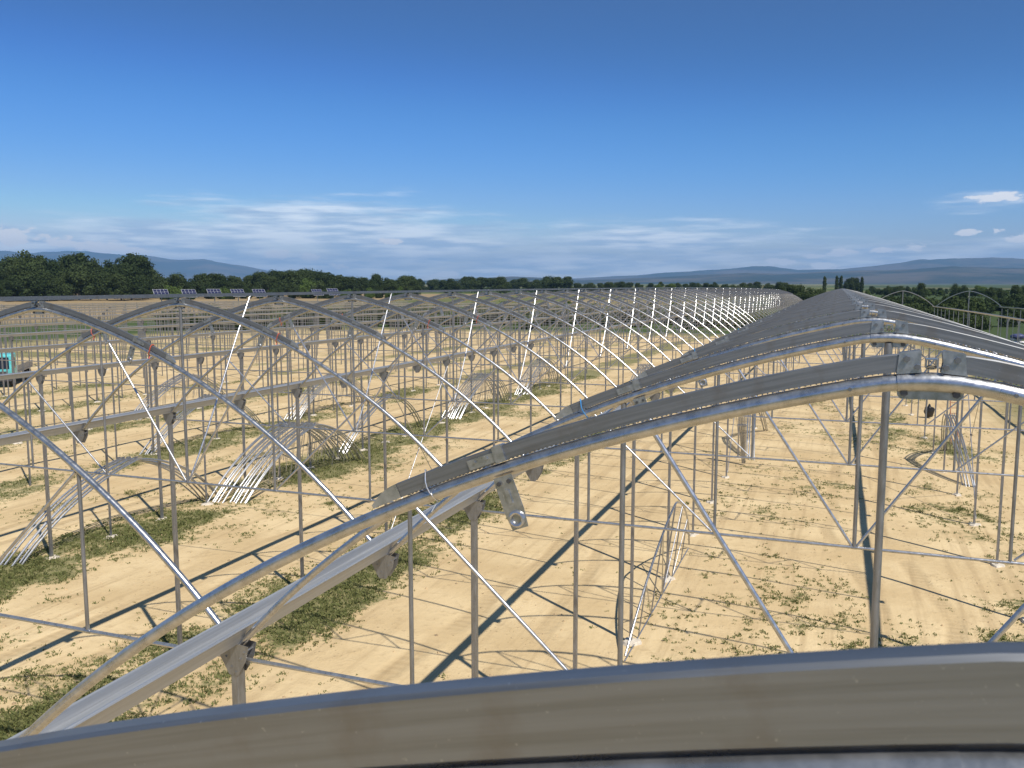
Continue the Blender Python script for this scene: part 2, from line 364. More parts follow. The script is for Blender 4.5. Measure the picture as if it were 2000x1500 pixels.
bp = nn(t, 'ShaderNodeBump', i_Strength=0.7, i_Distance=0.06); lk(t, mth(t, 'ADD', mth(t, 'ADD', mth(t, 'MULTIPLY', nb, .7), mth(t, 'MULTIPLY', nf, .3)), mth(t, 'SUBTRACT', mth(t, 'MULTIPLY', clod, .5), mth(t, 'MULTIPLY', rutm, .8))), bp.inputs['Height']); lk(t, bp.outputs[0], b.inputs['Normal'])
gm.materials.append(m)
g_o = obj('ground', gm); g_o['kind'] = 'structure'; g_o['label'] = 'sandy building site with grass patches running out to green fields'
# ------------------------------------------------------------------ mountains
def ridge(name, pts, dist, depth, seed, mat, label, base=-6.0, rough=0.10):
    N, K = 420, 34
    xs = [p[0] for p in pts]; ys = [p[1] for p in pts]
    vv = []; 
    for i in range(N):
        u = xs[0]+(xs[-1]-xs[0])*i/(N-1); yy = np.interp(u, xs, ys)
        d0 = pxdir(u, yy); hl = math.hypot(d0.x, d0.y); dx, dy = d0.x/hl, d0.y/hl
        H = max(5.0, CAM.z+dist*d0.z/hl-base)
        for k in range(K):
            s = k/(K-1)               # 0 front foot, 0.6 crest, 1 behind
            r = dist+depth*(s-0.6)
            pr = math.sin(min(1, s/0.6)*math.pi/2)**1.25 if s < .6 else math.cos((s-.6)/.4*math.pi/2)
            X, Y = CAM.x+dx*r, CAM.y+dy*r
            nz = noise.fractal((X/dist*16+seed, Y/dist*16, seed), 0.9, 2.1, 6)
            rg = abs(noise.fractal((X/dist*9+seed*2, Y/dist*9, 2.0), 0.9, 2.0, 5))
            h = H*pr*(1+rough*nz-0.30*rg*(pr*(1-pr)*4)+.0)
            vv.append((X, Y, base-14*(s == 0)+h*(1 if 0 < s < 1 else 0)))
    ff = [(i*K+k, (i+1)*K+k, (i+1)*K+k+1, i*K+k+1) for i in range(N-1) for k in range(K-1)]
    me = bpy.data.meshes.new(name); me.from_pydata(vv, [], ff); me.materials.append(MAT[mat])
    me.polygons.foreach_set('use_smooth', [True]*len(me.polygons))
    o = obj(name, me); o['kind'] = 'structure'; o['label'] = label
    return o
m, t, b = new_mat('mountain_soil'); geo = nn(t, 'ShaderNodeNewGeometry'); P = geo.outputs['Position']
q = tnoise(0.0011, 8, None, .62); q2 = tnoise(0.004, 6, None, .6)
mc = mixc(t, ramp(t, q, .42, .6), (0.022, 0.032, 0.018), (0.095, 0.078, 0.052))
mc = mixc(t, mth(t, 'MULTIPLY', ramp(t, q2, .5, .7), .6), mc, (0.028, 0.038, 0.018))
b.inputs['Roughness'].default_value = 1.0; b.inputs['Specular IOR Level'].default_value = 0.0
lk(t, mc, b.inputs['Base Color'])
ridge('mountain', [(-420, 520), (-200, 500), (-60, 492), (60, 494), (130, 491), (200, 496), (280, 500), (330, 507), (370, 506), (400, 505), (450, 515), (500, 524), (560, 535), (640, 548)],
      17000, 7000, 3.3, 'mountain_soil', 'far blue mountain behind the dense dark wood')
ridge('mountain', [(740, 553), (830, 548), (900, 544), (1000, 540), (1060, 543), (1140, 547), (1230, 544), (1300, 541), (1380, 537), (1460, 532), (1520, 535), (1640, 531), (1760, 527), (1860, 520), (1950, 524), (2050, 526), (2300, 520), (2600, 530)],
      9000, 4200, 8.1, 'mountain_soil', 'long tan and green hills nearer than the blue range behind the poplars')
ridge('mountain', [(960, 548), (1100, 545), (1250, 538), (1300, 533), (1400, 529), (1470, 522), (1500, 521), (1560, 528), (1640, 525), (1740, 514), (1800, 509), (1870, 508), (1940, 504), (2000, 508), (2200, 515), (2600, 530)],
      14000, 6000, 5.7, 'mountain_soil', 'higher blue mountain range behind the tan hills')
# ------------------------------------------------------------------ arch geometry
A0r, A1r, RAD = R(12), R(45.9), 8.66
X0, Z0, X1 = 0.20, -0.035, 4.74
def arc(t): return (X0+RAD*(math.sin(t)-math.sin(A0r)), Z0-RAD*(math.cos(A0r)-math.cos(t)))
def arc_at(x):
    s = (x-X0)/RAD+math.sin(A0r); return math.asin(s)
def arch_z(x):
    x = abs(x)
    return arc(arc_at(x))[1] if x > X0 else Z0+0.0213-0.53*x*x
def arch_path(xa, xb, n):
    pts = []
    for i in range(n):
        x = xa+(xb-xa)*i/(n-1); pts.append((x, arch_z(x)))
    return pts
def off(x, d):      # point at height d along the in-plane normal above the tube axis
    x_ = abs(x); th = arc_at(x_) if x_ > X0 else math.atan(1.06*x_)
    sx = 1 if x >= 0 else -1
    return (x+sx*d*math.sin(th), arch_z(x)+d*math.cos(th)), th*sx
RT = 0.029
MESH = {}
def mk(key, fn, mats, smooth=True):
    if key not in MESH:
        b = MB(); fn(b); MESH[key] = b.mesh(key[0] if isinstance(key, tuple) else key, mats, smooth)
    return MESH[key]
def P3(p, y=0.0): return (p[0], y, p[1])
def m_tube(sgn, lod):
    n, k = {0: (20, 40), 1: (10, 20), 2: (6, 9)}[lod]
    return mk(('arch_tube', sgn, lod), lambda b: b.tube([P3((sgn*p[0], p[1])) for p in arch_path(X0, X1, k)], RT, n), 'tube_steel')
def m_conn(lod):
    def f(b):
        n = 20 if lod == 0 else 10
        b.tube([P3(p) for p in arch_path(-0.235, 0.235, 19)], RT*0.97, n)      # inner spigot
    return mk(('ridge_connector', lod), f, 'plate_steel')
def m_sleeve(lod):
    def f(b):
        n = 20 if lod == 0 else 10
        b.tube([P3(p) for p in arch_path(-0.1, 0.1, 11)], RT*1.10, n)
    return mk(('sleeve', lod), f, 'plate_steel')
def m_flange():
    def f(b):
        poly = [(-0.088, -0.072), (-0.098, -0.06), (-0.1, -0.03), (0.1, -0.03), (0.098, -0.06), (0.088, -0.072)]
        b.prism_y(poly, -0.004, 0.004)
    return mk('flange', f, 'plate_steel', True)
def m_fbolt(s):
    return mk(('flange_bolt', s), lambda b: b.tube([(s*0.078, -0.016, -0.052), (s*0.078, 0.016, -0.052)], 0.0125, 6), 'bolt_dark', False)
def m_ear(s):
    def f(b):
        poly = [(s*0.028, 0.018), (s*0.034, 0.052), (s*0.03, 0.085), (s*0.036, 0.092), (s*0.098, 0.082), (s*0.104, 0.01)]
        b.prism_y(poly, -0.0185, -0.0155); b.prism_y(poly, 0.0155, 0.0185)
    return mk(('ear_plate', s), f, 'plate_steel', False)
def m_hex(r, half, mat):
    return mk(('bolt', r, half, mat), lambda b: b.tube([(0, -half, 0), (0, half, 0)], r, 6), mat, False)
def m_clip():
    def f(b):
        b.box((0, 0, 0.062), (0.036, 0.046, 0.004)); b.box((0.016, 0, 0.048), (0.004, 0.04, 0.028)); b.box((-0.016, 0, 0.048), (0.004, 0.04, 0.028))
        b.torus((0, 0, 0.034), (0, 0.35, 1), 0.014, 0.004, 14, 6)
    return mk('purlin_clip', f, 'plate_steel', False)
RKH, RKT, RKO = 0.060, 0.028, 0.0350      # rack height, thickness, offset of its underside above the tube axis
def rack_pts(s, xa, xb, k, d):
    return [off(s*(xa+(xb-xa)*i/(k-1)), d)[0] for i in range(k)]
def m_rack(s, lod):
    k = {0: 30, 1: 14, 2: 7}[lod]
    def f(b):
        h, y = RKH/2, RKT/2; c = .004
        prof = [(-h, -y), (h-c, -y), (h, -y+c), (h, y-c), (h-c, y), (-h, y)] if lod < 2 else [(-h, -y), (h, -y), (h, y), (-h, y)]
        b.sweep_xz(rack_pts(s, 0.04, 1.93, k, RKO+h), prof)
    return mk(('rack_bar', s, lod), f, 'rack_steel', lod < 2)
def m_tip(s):
    def f(b):
        pts = rack_pts(s, 1.932, 2.06, 6, RKO+RKH/2); pr = []
        for i in range(6):
            u = i/5; h0, h1, y = -RKH/2, RKH/2*(1-1.5*u*u), RKT/2*(1+.25*u); pr.append([(h0, -y), (h1, -y), (h1, y), (h0, y)])
        b.sweep_xz(pts, pr)
    return mk(('rack_tip', s), f, 'brace_steel')
def m_splice(s):
    def f(b):
        h, y = RKH/2, RKT/2+.006
        b.sweep_xz(rack_pts(s, 1.50, 1.62, 4, RKO+h*.9), [(-h*.75, -y), (h*.55, -y), (h*.55, y), (-h*.75, y)])
        b.sweep_xz(rack_pts(s, 1.47, 1.51, 3, RKO+h), [(-h*1.1, -y-.004), (h*1.15, -y-.004), (h*1.15, y+.004), (-h*1.1, y+.004)])
        for x in (1.54, 1.59):
            p = off(s*x, RKO+h)[0]; b.tube([(p[0], -y-.006, p[1]), (p[0], y+.006, p[1])], .006, 6)
    return mk(('splice_clip', s), f, 'plate_steel', False)
def m_teeth(s):
    def f(b):
        x = 0.13; d = 0.0175
        while x < 1.9:
            p0, p1, p2 = off(s*x, RKO+.002)[0], off(s*(x+d*.6), RKO+.002)[0], off(s*(x+d*.3), RKO-.0045)[0]
            b.prism_y([p0, p1, p2], -RKT*.30, RKT*.30); x += d
    return mk(('rack_teeth', s), f, 'rack_steel', False)
def m_bracket(s):
    def f(b):
        p, th = off(s*1.5, 0); M = Matrix.Rotation(th, 3, 'Y')
        def q(u, v): w = M @ Vector((u, 0, v)); return (p[0]+w.x, p[1]+w.z)
        poly = [q(-.04, -.02), q(.04, -.02), q(.042, -.16), q(.034, -.235), q(-.034, -.235), q(-.042, -.16), ]
        b.prism_y(poly, -0.036, -0.032)
        b.prism_y([q(-.008, -.075), q(.008, -.075), q(.008, -.13), q(-.008, -.13)], -0.042, -0.036)
    return mk(('shaft_bracket', s), f, 'plate_steel', False)
def m_ring(s):
    def f(b):
        p, th = off(s*1.5, 0); M = Matrix.Rotation(th, 3, 'Y'); w = M @ Vector((0, 0, -.195)); c = (p[0]+w.x, -0.04, p[1]+w.z)
        b.torus(c, (0, 1, 0), .0265, .0085, 24, 8)
    return mk(('bearing_ring', s), f, 'brace_steel')
def bracket_bolts(s, sb):
    p, th = off(s*1.5, 0); M = Matrix.Rotation(th, 3, 'Y')
    for u in (-.022, .022):
        w = M @ Vector((u, 0, -.045)); obj('bolt', m_hex(.009, .008, 'bolt_dark'), sb, (p[0]+w.x, -.038, p[1]+w.z))
def m_tie(s, x, key, mat, r=.0022):
    def f(b):
        pts = []
        for i in range(21):
            a = 2*math.pi*i/20; d = 0.035+0.069*math.cos(a); yy = 0.034*math.sin(a)
            pts.append(P3(off(s*(x+.004*math.sin(3*a)), d)[0], yy))
        b.tube(pts, r, 6)
        pe = off(s*(x+.02), -.05)[0]; b.tube([pts[10], (pe[0], -.03, pe[1]-.015)], r, 6)
    return mk((key, s, x), f, mat)
CH = -2.75; XQ, XP = 1.6, 3.2
NSD = {0: 14, 1: 8, 2: 5}
def m_bar(key, p, q, r, lod, mat='brace_steel', flat=True):
    def f(b):
        P, Q = Vector((p[0], 0, p[1])), Vector((q[0], 0, q[1])); n = NSD[lod]
        b.tube([P, Q], r, n)
    return mk((key, p, q, lod), f, mat)
def m_clamp(lod):
    def f(b):
        b.tube([(-.03, 0, CH), (.03, 0, CH)], .0225, 10); b.box((0, 0, CH+.028), (.034, .012, .05))
    return mk(('chord_clamp', lod), f, 'plate_steel')
def truss_parts(lod):
    L = [('tie_chord', m_bar('tie_chord', (-4.74, CH), (4.74, CH), .018, lod)),
         ('king_post', m_bar('king_post', (0, CH+.01), (0, -.045), .023, lod, 'column_steel'))]
    for s in (-1, 1):
        L += [('queen_post', m_bar('queen_post', (s*XQ, CH+.01), (s*XQ, arch_z(XQ)-.02), .0185, lod, 'column_steel')),
              ('outer_post', m_bar('outer_post', (s*XP, CH+.01), (s*XP, arch_z(XP)-.02), .017, lod, 'column_steel')),
              ('inner_brace', m_bar('inner_brace', (s*.03, CH+.02), (s*(XQ-.06), arch_z(XQ-.06)-.02), .017, lod)),
              ('outer_brace', m_bar('outer_brace', (s*(XQ+.04), CH+.03), (s*(XP-.03), arch_z(XP-.03)-.04), .0145, lod))]
    return L
def m_rod(lod):
    def f(b):
        a, e = Vector((0.02, .02, CH+.03)), Vector((.03, 1.66, .12)); pts = []
        for i in range(9):
            u = i/8; p = a.lerp(e, u); p.y -= .10*math.sin(math.pi*u)*u; p.x += .05*math.sin(math.pi*u); pts.append(p)
        b.tube(pts, .0145, NSD[lod])
    return mk(('ridge_strut', lod), f, 'brace_steel')
FARM = {}
ORDN = {k: w for k, w in enumerate('hidden next zeroth first second third fourth fifth sixth seventh eighth ninth tenth eleventh twelfth thirteenth fourteenth fifteenth sixteenth seventeenth'.split(), -2)}
def far_frame(truss, rod):
    if (truss, rod) in FARM: return FARM[(truss, rod)]
    b = MB()
    for s in (-1, 1):
        b.mi = 0; b.tube([P3((s*p[0], p[1])) for p in arch_path(0.0 if s > 0 else .001, X1, 9)], RT, 6)
        h = RKH/2; b.mi = 1; b.sweep_xz(rack_pts(s, 0.05, 2.0, 5, RKO+h), [(-h, -RKT/2), (h, -RKT/2), (h, RKT/2), (-h, RKT/2)])
    b.mi = 2; b.box((0, 0, .03), (.16, .03, .09))
    if truss:
        def bar(p, q, r): b.tube([P3(p), P3(q)], r, 5)
        bar((-4.74, CH), (4.74, CH), .018); bar((0, CH), (0, -.04), .023)
        for s in (-1, 1):
            bar((s*XQ, CH), (s*XQ, arch_z(XQ)), .0185); bar((s*XP, CH), (s*XP, arch_z(XP)), .017)
            bar((0, CH), (s*XQ, arch_z(XQ)), .017); bar((s*XQ, CH), (s*XP, arch_z(XP)), .0145)
    if rod: b.tube([(.02, .02, CH), (.06, .8, -1.2), (.03, 1.66, .1)], .0145, 5)
    FARM[(truss, rod)] = b.mesh('arch_frame_far', ['tube_steel', 'rack_steel', 'plate_steel'])
    return FARM[(truss, rod)]
def arch_frame(X, i, bay):
    y = Yi(i); z = zs(y); truss = (i % 2 == 0); loc = (X, y, z)
    row = 'in the row with bare ridge clips' if bay == 0 else 'in the row joined by a ridge beam'
    if i <= 16:
        if bay == 0: lab = ('king-post arch, ' if truss else 'plain steel arch, ')+ORDN[i-1]+' along from the arch with the white wire tie'
        else: lab = ('king-post arch, ' if truss else 'plain steel arch, ')+ORDN[i]+' in the ridge-beam row, facing the white-wired arch as first'
        grp = ('trussed arches ' if truss else 'plain arches ')+row
    else:
        lab = ('trussed steel arch with king post, far along ' if truss else 'plain steel arch without king post, far along ')+row.replace('in ', '')
        grp = ('far trussed arches ' if truss else 'far plain arches ')+row
    if i > 24:
        o = obj('arch_frame', far_frame(truss, bay == 1 and truss), None, loc); tag(o, lab, 'arch', grp); return o
    lod = 0 if (i <= 6 and bay == 0) or i <= 5 else 1
    o = obj('arch_frame', None, None, loc); tag(o, lab, 'arch', grp)
    for s in (-1, 1):
        obj('arch_tube', m_tube(s, lod), o)
        rb = obj('rack_bar', m_rack(s, lod), o)
        if 1 <= i <= 5:
            obj('rack_teeth', m_teeth(s), rb)
        if i <= 12:
            obj('rack_tip', m_tip(s), rb); obj('splice_clip', m_splice(s), rb)
        sb = obj('shaft_bracket', m_bracket(s), o)
        obj('bearing_ring', m_ring(s), sb)
        if i <= 5: bracket_bolts(s, sb)
        if bay == 1 and i in (3, 4, 6, 7): obj('plastic_tie', m_tie(s, 1.72, 'plastic_tie', 'tie_red', .006), o)
    rc = obj('ridge_connector', m_conn(lod), o)
    obj('sleeve', m_sleeve(lod), rc); obj('flange', m_flange(), rc)
    for s in (-1, 1):
        obj('ear_plate', m_ear(s), rc)
        if i <= 8:
            obj('bolt', m_fbolt(s), rc)
            for bx, bz, br, bh in ((.075, .062, .0105, .030), (.042, .036, .0095, .030), (.245, arch_z(.245), .007, .036)): obj('bolt', m_hex(br, bh, 'bolt_steel'), rc, (s*bx, 0, bz))
    obj('purlin_clip', m_clip(), rc)
    if truss:
        for nm, me in truss_parts(lod): obj(nm, me, o)
        if i <= 12:
            for xx in (-XP, -XQ, 0, XQ, XP): obj('chord_clamp', m_clamp(lod), o, (xx, 0, 0))
        if bay == 1: obj('ridge_strut', m_rod(lod), o)
    return o
frames = {}
for i in range(-1, NEND+1):
    frames[(0, i)] = arch_frame(0.0, i, 0)
for i in range(1, NEND+1):
    frames[(1, i)] = arch_frame(-SPAN, i, 1)
f = frames[(0, 0)]; f['label'] = 'blurred steel arch with flat rack bar right at the photographer, first over the foreground'; del f['group']
f = frames[(0, 1)]; f['label'] = 'plain steel arch with white wire tie and large hanging ring bracket, no king post'; del f['group']
obj('wire_tie', m_tie(-1, 1.80, 'wire_tie', 'wire_white'), f)
f = frames[(0, 2)]; f['label'] = 'trussed steel arch with blue plastic tie round its rack bar and a king post'; del f['group']
obj('plastic_tie', m_tie(-1, 1.86, 'plastic_tie', 'wire_blue', .004), f)
for i in (4, 6):
    obj('plastic_tie', m_tie(-1, 1.86, 'plastic_tie', 'wire_blue', .008), frames[(0, i)])
# ridge beam over the second row
b = MB(); ys = np.linspace(Yi(0)-1, Yi(NEND), 30)
prof = [(-.045, .098), (.045, .098), (.045, .148), (.038, .148), (.038, .106), (-.038, .106), (-.038, .148), (-.045, .148)]
vs_l = [(px, y, pz+zs(y)) for y in ys for px, pz in prof]; n = len(prof)
b.add(vs_l, [(i*n+j, i*n+(j+1) % n, (i+1)*n+(j+1) % n, (i+1)*n+j) for i in range(len(ys)-1) for j in range(n)]+[tuple(range(n)), tuple((len(ys)-1)*n+j for j in range(n))])
tag(obj('ridge_beam', b.mesh('ridge_beam', 'rack_steel', False), None, (-SPAN, 0, 0)), 'long grey channel beam running along the ridge of one arch row', 'beam')
# ------------------------------------------------------------------ gutters and columns
GP = [(-.05, -.15), (-.105, -.03), (-.122, -.004), (-.116, .012), (-.098, .008), (-.088, -.065), (.088, -.065), (.098, .008), (.116, .012), (.122, -.004), (.105, -.03), (.05, -.15)]
GTOP = -2.455
def gutter(X, y0, y1, label):
    b = MB(); ys = np.linspace(y0, y1, 24); n = len(GP)
    b.add([(px, y, GTOP+pz+zs(y)) for y in ys for px, pz in GP],
          [(i*n+j, i*n+(j+1) % n, (i+1)*n+(j+1) % n, (i+1)*n+j) for i in range(len(ys)-1) for j in range(n)]+[tuple(range(n)), tuple((len(ys)-1)*n+j for j in range(n))])
    return tag(obj('gutter', b.mesh('gutter', 'gutter_steel'), None, (X, 0, 0)), label, 'gutter', 'roof gutters on the column rows')
def m_post(lod):
    def f(b):
        w, d, c = .034, .05, .006; z0, z1 = GZ-.05, GTOP-.30
        if lod == 0:
            poly = [(-w+c, -d), (w-c, -d), (w, -d+c), (w, d-c), (w-c, d), (-w+c, d), (-w, d-c), (-w, -d+c)]
        else: poly = [(-w, -d), (w, -d), (w, d), (-w, d)]
        n = len(poly)
        b.add([(x, y, z) for z in (z0, z1) for x, y in poly], [(j, (j+1) % n, n+(j+1) % n, n+j) for j in range(n)]+[tuple(range(n)), tuple(range(n, 2*n))])
    return mk(('post', lod), f, 'column_steel', False)
def m_gb(lod):
    def f(b):
        z1 = GTOP-.15
        poly = [(-.042, z1-.27), (.042, z1-.27), (.125, z1-.13), (.150, z1-.01), (.06, z1), (-.06, z1), (-.150, z1-.01), (-.125, z1-.13)]
        for y in (-.053, .053): b.prism_y(poly, y-.0025, y+.0025)
        if lod == 0:
            b.box((0, 0, z1-.005), (.12, .1, .006))
            for x, z in ((-.11, -.06), (.11, -.06), (-.02, -.20), (.02, -.24), (.07, -.12), (-.07, -.12)):
                b.tube([(x, -.064, z1+z), (x, .064, z1+z)], .008, 6)
    return mk(('gutter_bracket', lod), f, 'column_steel', False)
def m_foot(v):
    def f(b):
        rnd = random.Random(v); n = 14; top = []; bot = []
        rad = [.21*(.65+.7*rnd.random()) for _ in range(n)]
        for k in range(n):
            a = 2*math.pi*k/n; r = rad[k]; bot.append((r*1.15*math.cos(a), r*1.5*math.sin(a), GZ-.1)); top.append((r*.8*math.cos(a), r*1.05*math.sin(a), GZ+.035+.03*rnd.random()))
        b.add(bot+top+[(0, 0, GZ+.07)], [(k, (k+1) % n, n+(k+1) % n, n+k) for k in range(n)]+[(n+k, n+(k+1) % n, 2*n) for k in range(n)])
    return mk(('footing', v), f, 'concrete')
ROWN = {1: 'beside the right-hand bare ground', 0: 'between the two arched rows', -1: 'at the outer foot of the ridge-beam row'}
ORD = {-2: 'second', -3: 'third', -4: 'fourth', -5: 'fifth', -6: 'sixth', -7: 'seventh', -8: 'eighth', -9: 'ninth', -10: 'tenth', -11: 'eleventh'}
def rown(k):
    if k == 0: return 'between the two arched rows'
    if k == -1: return 'at the outer foot of the ridge-beam row'
    if k == 1: return 'on the field side of the arches'
    if k == 2: return 'in the outer open column row beside the green field'
    if k == 3: return 'in the outermost column row out on the green field'
    return 'in the %s row out from the arches' % ORD[k]
rnd = random.Random(2)
for k in (3, 2, 1, 0, -1, -2, -3, -4, -5, -6, -7, -8, -9, -10, -11):
    X = -4.8+k*SPAN
    y_start = max(-6.0, (abs(X+.3)/1.23-6) if X < 0 else X*1.9-2) if k not in (0, 1) else -6.0
    yend = Yi(NEND)
    gutter(X, y_start, yend, {0: 'pale steel gutter between the two arched rows', -1: 'steel gutter along the outer foot of the ridge-beam row', 1: 'steel gutter on the field side of the arches without ridge beam'}.get(k, 'steel gutter '+rown(k)))
    for i in range(-1, NEND+1):
        y = Yi(i)
        if y < y_start: continue
        main = i % 2 == 0
        lod = 0 if y < 30 and k in (0, -1) else 1
        if not main and not (k == -2 and i < 34):
            if k in (0, -1, 1) and 0 < i <= 16:      # bare bracket carrying the foot of a plain arch
                tag(obj('gutter_bracket', m_gb(lod), None, (X, y, zs(y))), 'flared steel bracket without a column '+rown(k), 'bracket', 'brackets without a column '+rown(k))
            continue
        if k <= -6 and i % 4: continue
        o = obj('column', None, None, (X, y, zs(y)))
        tag(o, ('thin intermediate steel column ' if not main else 'steel column with flared bracket ')+rown(k), 'column', ('intermediate columns ' if not main else 'columns ')+rown(k))
        if main and k in (-1, 0, 1) and 2 <= i <= 16: o['label'] = 'steel column '+rown(k)+', by '+('its ' if k == -1 else 'the ')+ORDN[i]+' arch'
        pc = obj('post', m_post(lod), o)
        if not main: pc.scale = (.8, .55, 1)
        if y < 90: obj('gutter_bracket', m_gb(lod), o)
        if y < 75: obj('footing', m_foot(rnd.randrange(5)), o, None, (0, 0, 0))
# cross bracing on the field-side column row
def rod_thing(name, p, q, r, label, cat, mat='brace_steel', group=None):
    b = MB(); o0 = Vector(p); b.tube([(0, 0, 0), tuple(Vector(q)-o0)], r, 7)
    o = obj(name, b.mesh(name, mat), None, p); return tag(o, label, cat, group)
def xbrace(X, ya, yb, label):
    z0, z1 = GZ+.25, GTOP-.4
    o = obj('cross_brace', None, None, (X+.05, ya, z0+zs(ya))); tag(o, label, 'brace', None)
    for k, (p, q) in enumerate((((0, 0, 0), (0, yb-ya, z1-z0)), ((0.03, 0, z1-z0), (0.03, yb-ya, 0)))):
        b = MB(); b.tube([p, q], .016, 7); obj('rod', b.mesh('rod', 'brace_steel'), o)
    b = MB(); b.tube([(-.03, (yb-ya)/2, (z1-z0)/2), (.06, (yb-ya)/2, (z1-z0)/2)], .03, 8); obj('clamp', b.mesh('clamp', 'bolt_dark'), o)
xbrace(4.8, Yi(14), Yi(16), 'pair of crossing steel rods between columns on the field side of the arches')
xbrace(-4.8, Yi(16), Yi(18), 'pair of crossing steel rods between columns shared by the two arched rows')
xbrace(-14.4, Yi(10), Yi(12), 'pair of crossing steel rods between columns at the outer foot of the ridge-beam row')
# far end hoops on the right
def hoop(X, y, label):
    o = obj('end_hoop', None, None, (X, y, zs(y))); tag(o, label, 'hoop', 'lone hoops at the far end')
    for s in (-1, 1): obj('arch_tube', mk(('hoop_tube', s), lambda b: b.tube([P3((s*p[0], p[1])) for p in arch_path(0, X1, 12)], .045, 6), 'brace_steel'), o)
    b = MB(); b.tube([(0, 0, GZ), (0, 0, 0)], .07, 6); obj('post', b.mesh('hoop_post', 'column_steel'), o)
for X in (SPAN, 2*SPAN): hoop(X, Yi(NEND)-3, 'lone thin steel hoop with centre post standing on the green field')
# ------------------------------------------------------------------ stored arches and trusses
def m_stored():
    def f(b):
        for s in (-1, 1): b.tube([P3((s*p[0], p[1])) for p in arch_path(0.2, X1, 16)], .032, 8)
        b.tube([P3(p) for p in arch_path(-0.22, 0.22, 7)], RT*1.1, 7)
        b.prism_y([(-.1, -.07), (-.1, .08), (.1, .08), (.1, -.07)], -.006, .006)
    return mk('stored_arch', f, ['brace_steel'])
def stack(X, Yc, n, lean, step, where, hang=False, seed=0):
    rn = random.Random(seed)
    for k in range(n):
        x = X+k*step*(1 if lean >= 0 else -1); y = Yc+rn.uniform(-.12, .12)+k*.04
        rot = Matrix.Rotation(R(90+rn.uniform(-.8, .8)), 4, 'Z') @ Matrix.Rotation(R(lean+rn.uniform(-1, 1)), 4, 'X')
        o = obj('stored_arch', m_stored()); low = math.cos(R(lean))*abs(arch_z(X1))
        o.matrix_world = Matrix.Translation((x, y, ground_z(x, y)+low+.0)) @ rot
        tag(o, 'spare arch in the stack '+where, 'arch', 'spare arches '+where)
        if hang:
            for q in range(5):
                b = MB(); u = -2.4+q*1.2+rn.uniform(-.3, .3); zt = arch_z(u); zb = max(-2.4, zt-rn.uniform(1.0, 1.9)); b.tube([(u, 0, zt), (u+rn.uniform(-.12, .12), 0, zb)], .012, 5)
                obj('hanging_rod', b.mesh('hanging_rod', 'brace_steel'), o)
stack(-24.5, 21.1, 6, 8, .13, 'nearest the start of the second open column row', False, 1)
stack(-24.0, 30.0, 13, 8, .15, 'with dangling rods, second along the open column row', True, 2)
stack(-24.4, 41.0, 4, 8, .12, 'of four along the open column row', False, 3)
stack(-24.4, 54.0, 9, 8, .15, 'with dangling rods, fourth along the open column row', True, 4)
stack(-24.4, 68.0, 8, 8, .15, 'with dangling rods, fifth along the open column row', True, 5)
stack(-34.0, 37.0, 6, 8, .14, 'at the third column row beside the second stack', False, 6)
stack(-34.0, 50.0, 8, 8, .14, 'with dangling rods at the third row', True, 7)
stack(-43.5, 46.0, 7, 8, .14, 'at the fourth column row', True, 8)
stack(-15.0, 66.0, 7, 8, .14, 'at the outer foot of the ridge-beam row', True, 9)
stack(5.3, 44.0, 5, -10, .10, 'throwing a curved shadow beside the field-side columns', False, 10)
stack(-4.3, 47.0, 4, -8, .12, 'under the gutter shared by the two arched rows', False, 11)
st = obj('stored_truss', None, None, (0, 0, 0)); st.rotation_euler = (R(7), 0, R(90))
st.location = (-4.35, 21.05, GZ+2.75*math.cos(R(7))+.0)
tag(st, 'spare complete arch truss with tie rod standing on the sand by a column', 'truss')
for s in (-1, 1): obj('arch_tube', m_tube(s, 1), st)
obj('ridge_connector', m_conn(1), st)
for nm, me in truss_parts(1): obj(nm, me, st)
# upright bundle of bars
bb = obj('bar_bundle', None, None, (-4.45, 40.8, GZ)); tag(bb, 'bundle of straight steel bars standing upright against a column', 'bundle')
for k in range(9):
    b = MB(); x, y = (k % 5)*.07-.14, (k//5)*.09; h = 2.5+.3*random.random()
    b.tube([(x*.5+.1, y, 0.0), (x*1.3, y-.3, h)], .024, 7); obj('bar', b.mesh('bar', 'tube_steel'), bb)
b = MB(); b.box((0, -.22, 1.95), (.42, .2, .07)); obj('strap', b.mesh('strap', 'plate_steel'), bb)
# ladder, sack, tarp pile
p = on_ground(1864, 868)
ld = obj('ladder', None, None, p); ld.rotation_euler = (R(-8), 0, R(20)); tag(ld, 'small rusty ladder standing on the sand by the field-side columns', 'ladder')
for s in (-1, 1):
    b = MB(); b.box((s*.2, 0, 1.45), (.05, .04, 2.9)); obj('rail', b.mesh('rail', 'wood_ladder', False), ld)
for k in range(9):
    b = MB(); b.tube([(-.2, 0, .25+k*.3), (.2, 0, .25+k*.3)], .018, 6); obj('rung', b.mesh('rung', 'wood_ladder'), ld)
def lump(name, c, d, mat, seed, parent=None, neck=False):
    b = MB(); N, K = 18, 12; vv = []
    for i in range(K+1):
        ph = math.pi*i/K
        for j in range(N):
            th = 2*math.pi*j/N; v = Vector((math.sin(ph)*math.cos(th), math.sin(ph)*math.sin(th), -math.cos(ph)))
            r = 1+.22*noise.noise(v*2.3+Vector((seed, 0, 0)))+.10*noise.noise(v*6+Vector((0, seed, 0)))
            if neck and v.z > .6: r *= 1-.45*math.sin((v.z-.6)/.4*math.pi)
            vv.append((v.x*r*d[0]/2, v.y*r*d[1]/2, d[2]/2+max(-.94, v.z*r)*d[2]/2))
    b.add(vv, [(i*N+j, i*N+(j+1) % N, (i+1)*N+(j+1) % N, (i+1)*N+j) for i in range(K) for j in range(N)])
    return obj(name, b.mesh(name, mat), parent, c)
p = on_ground(1814, 816)
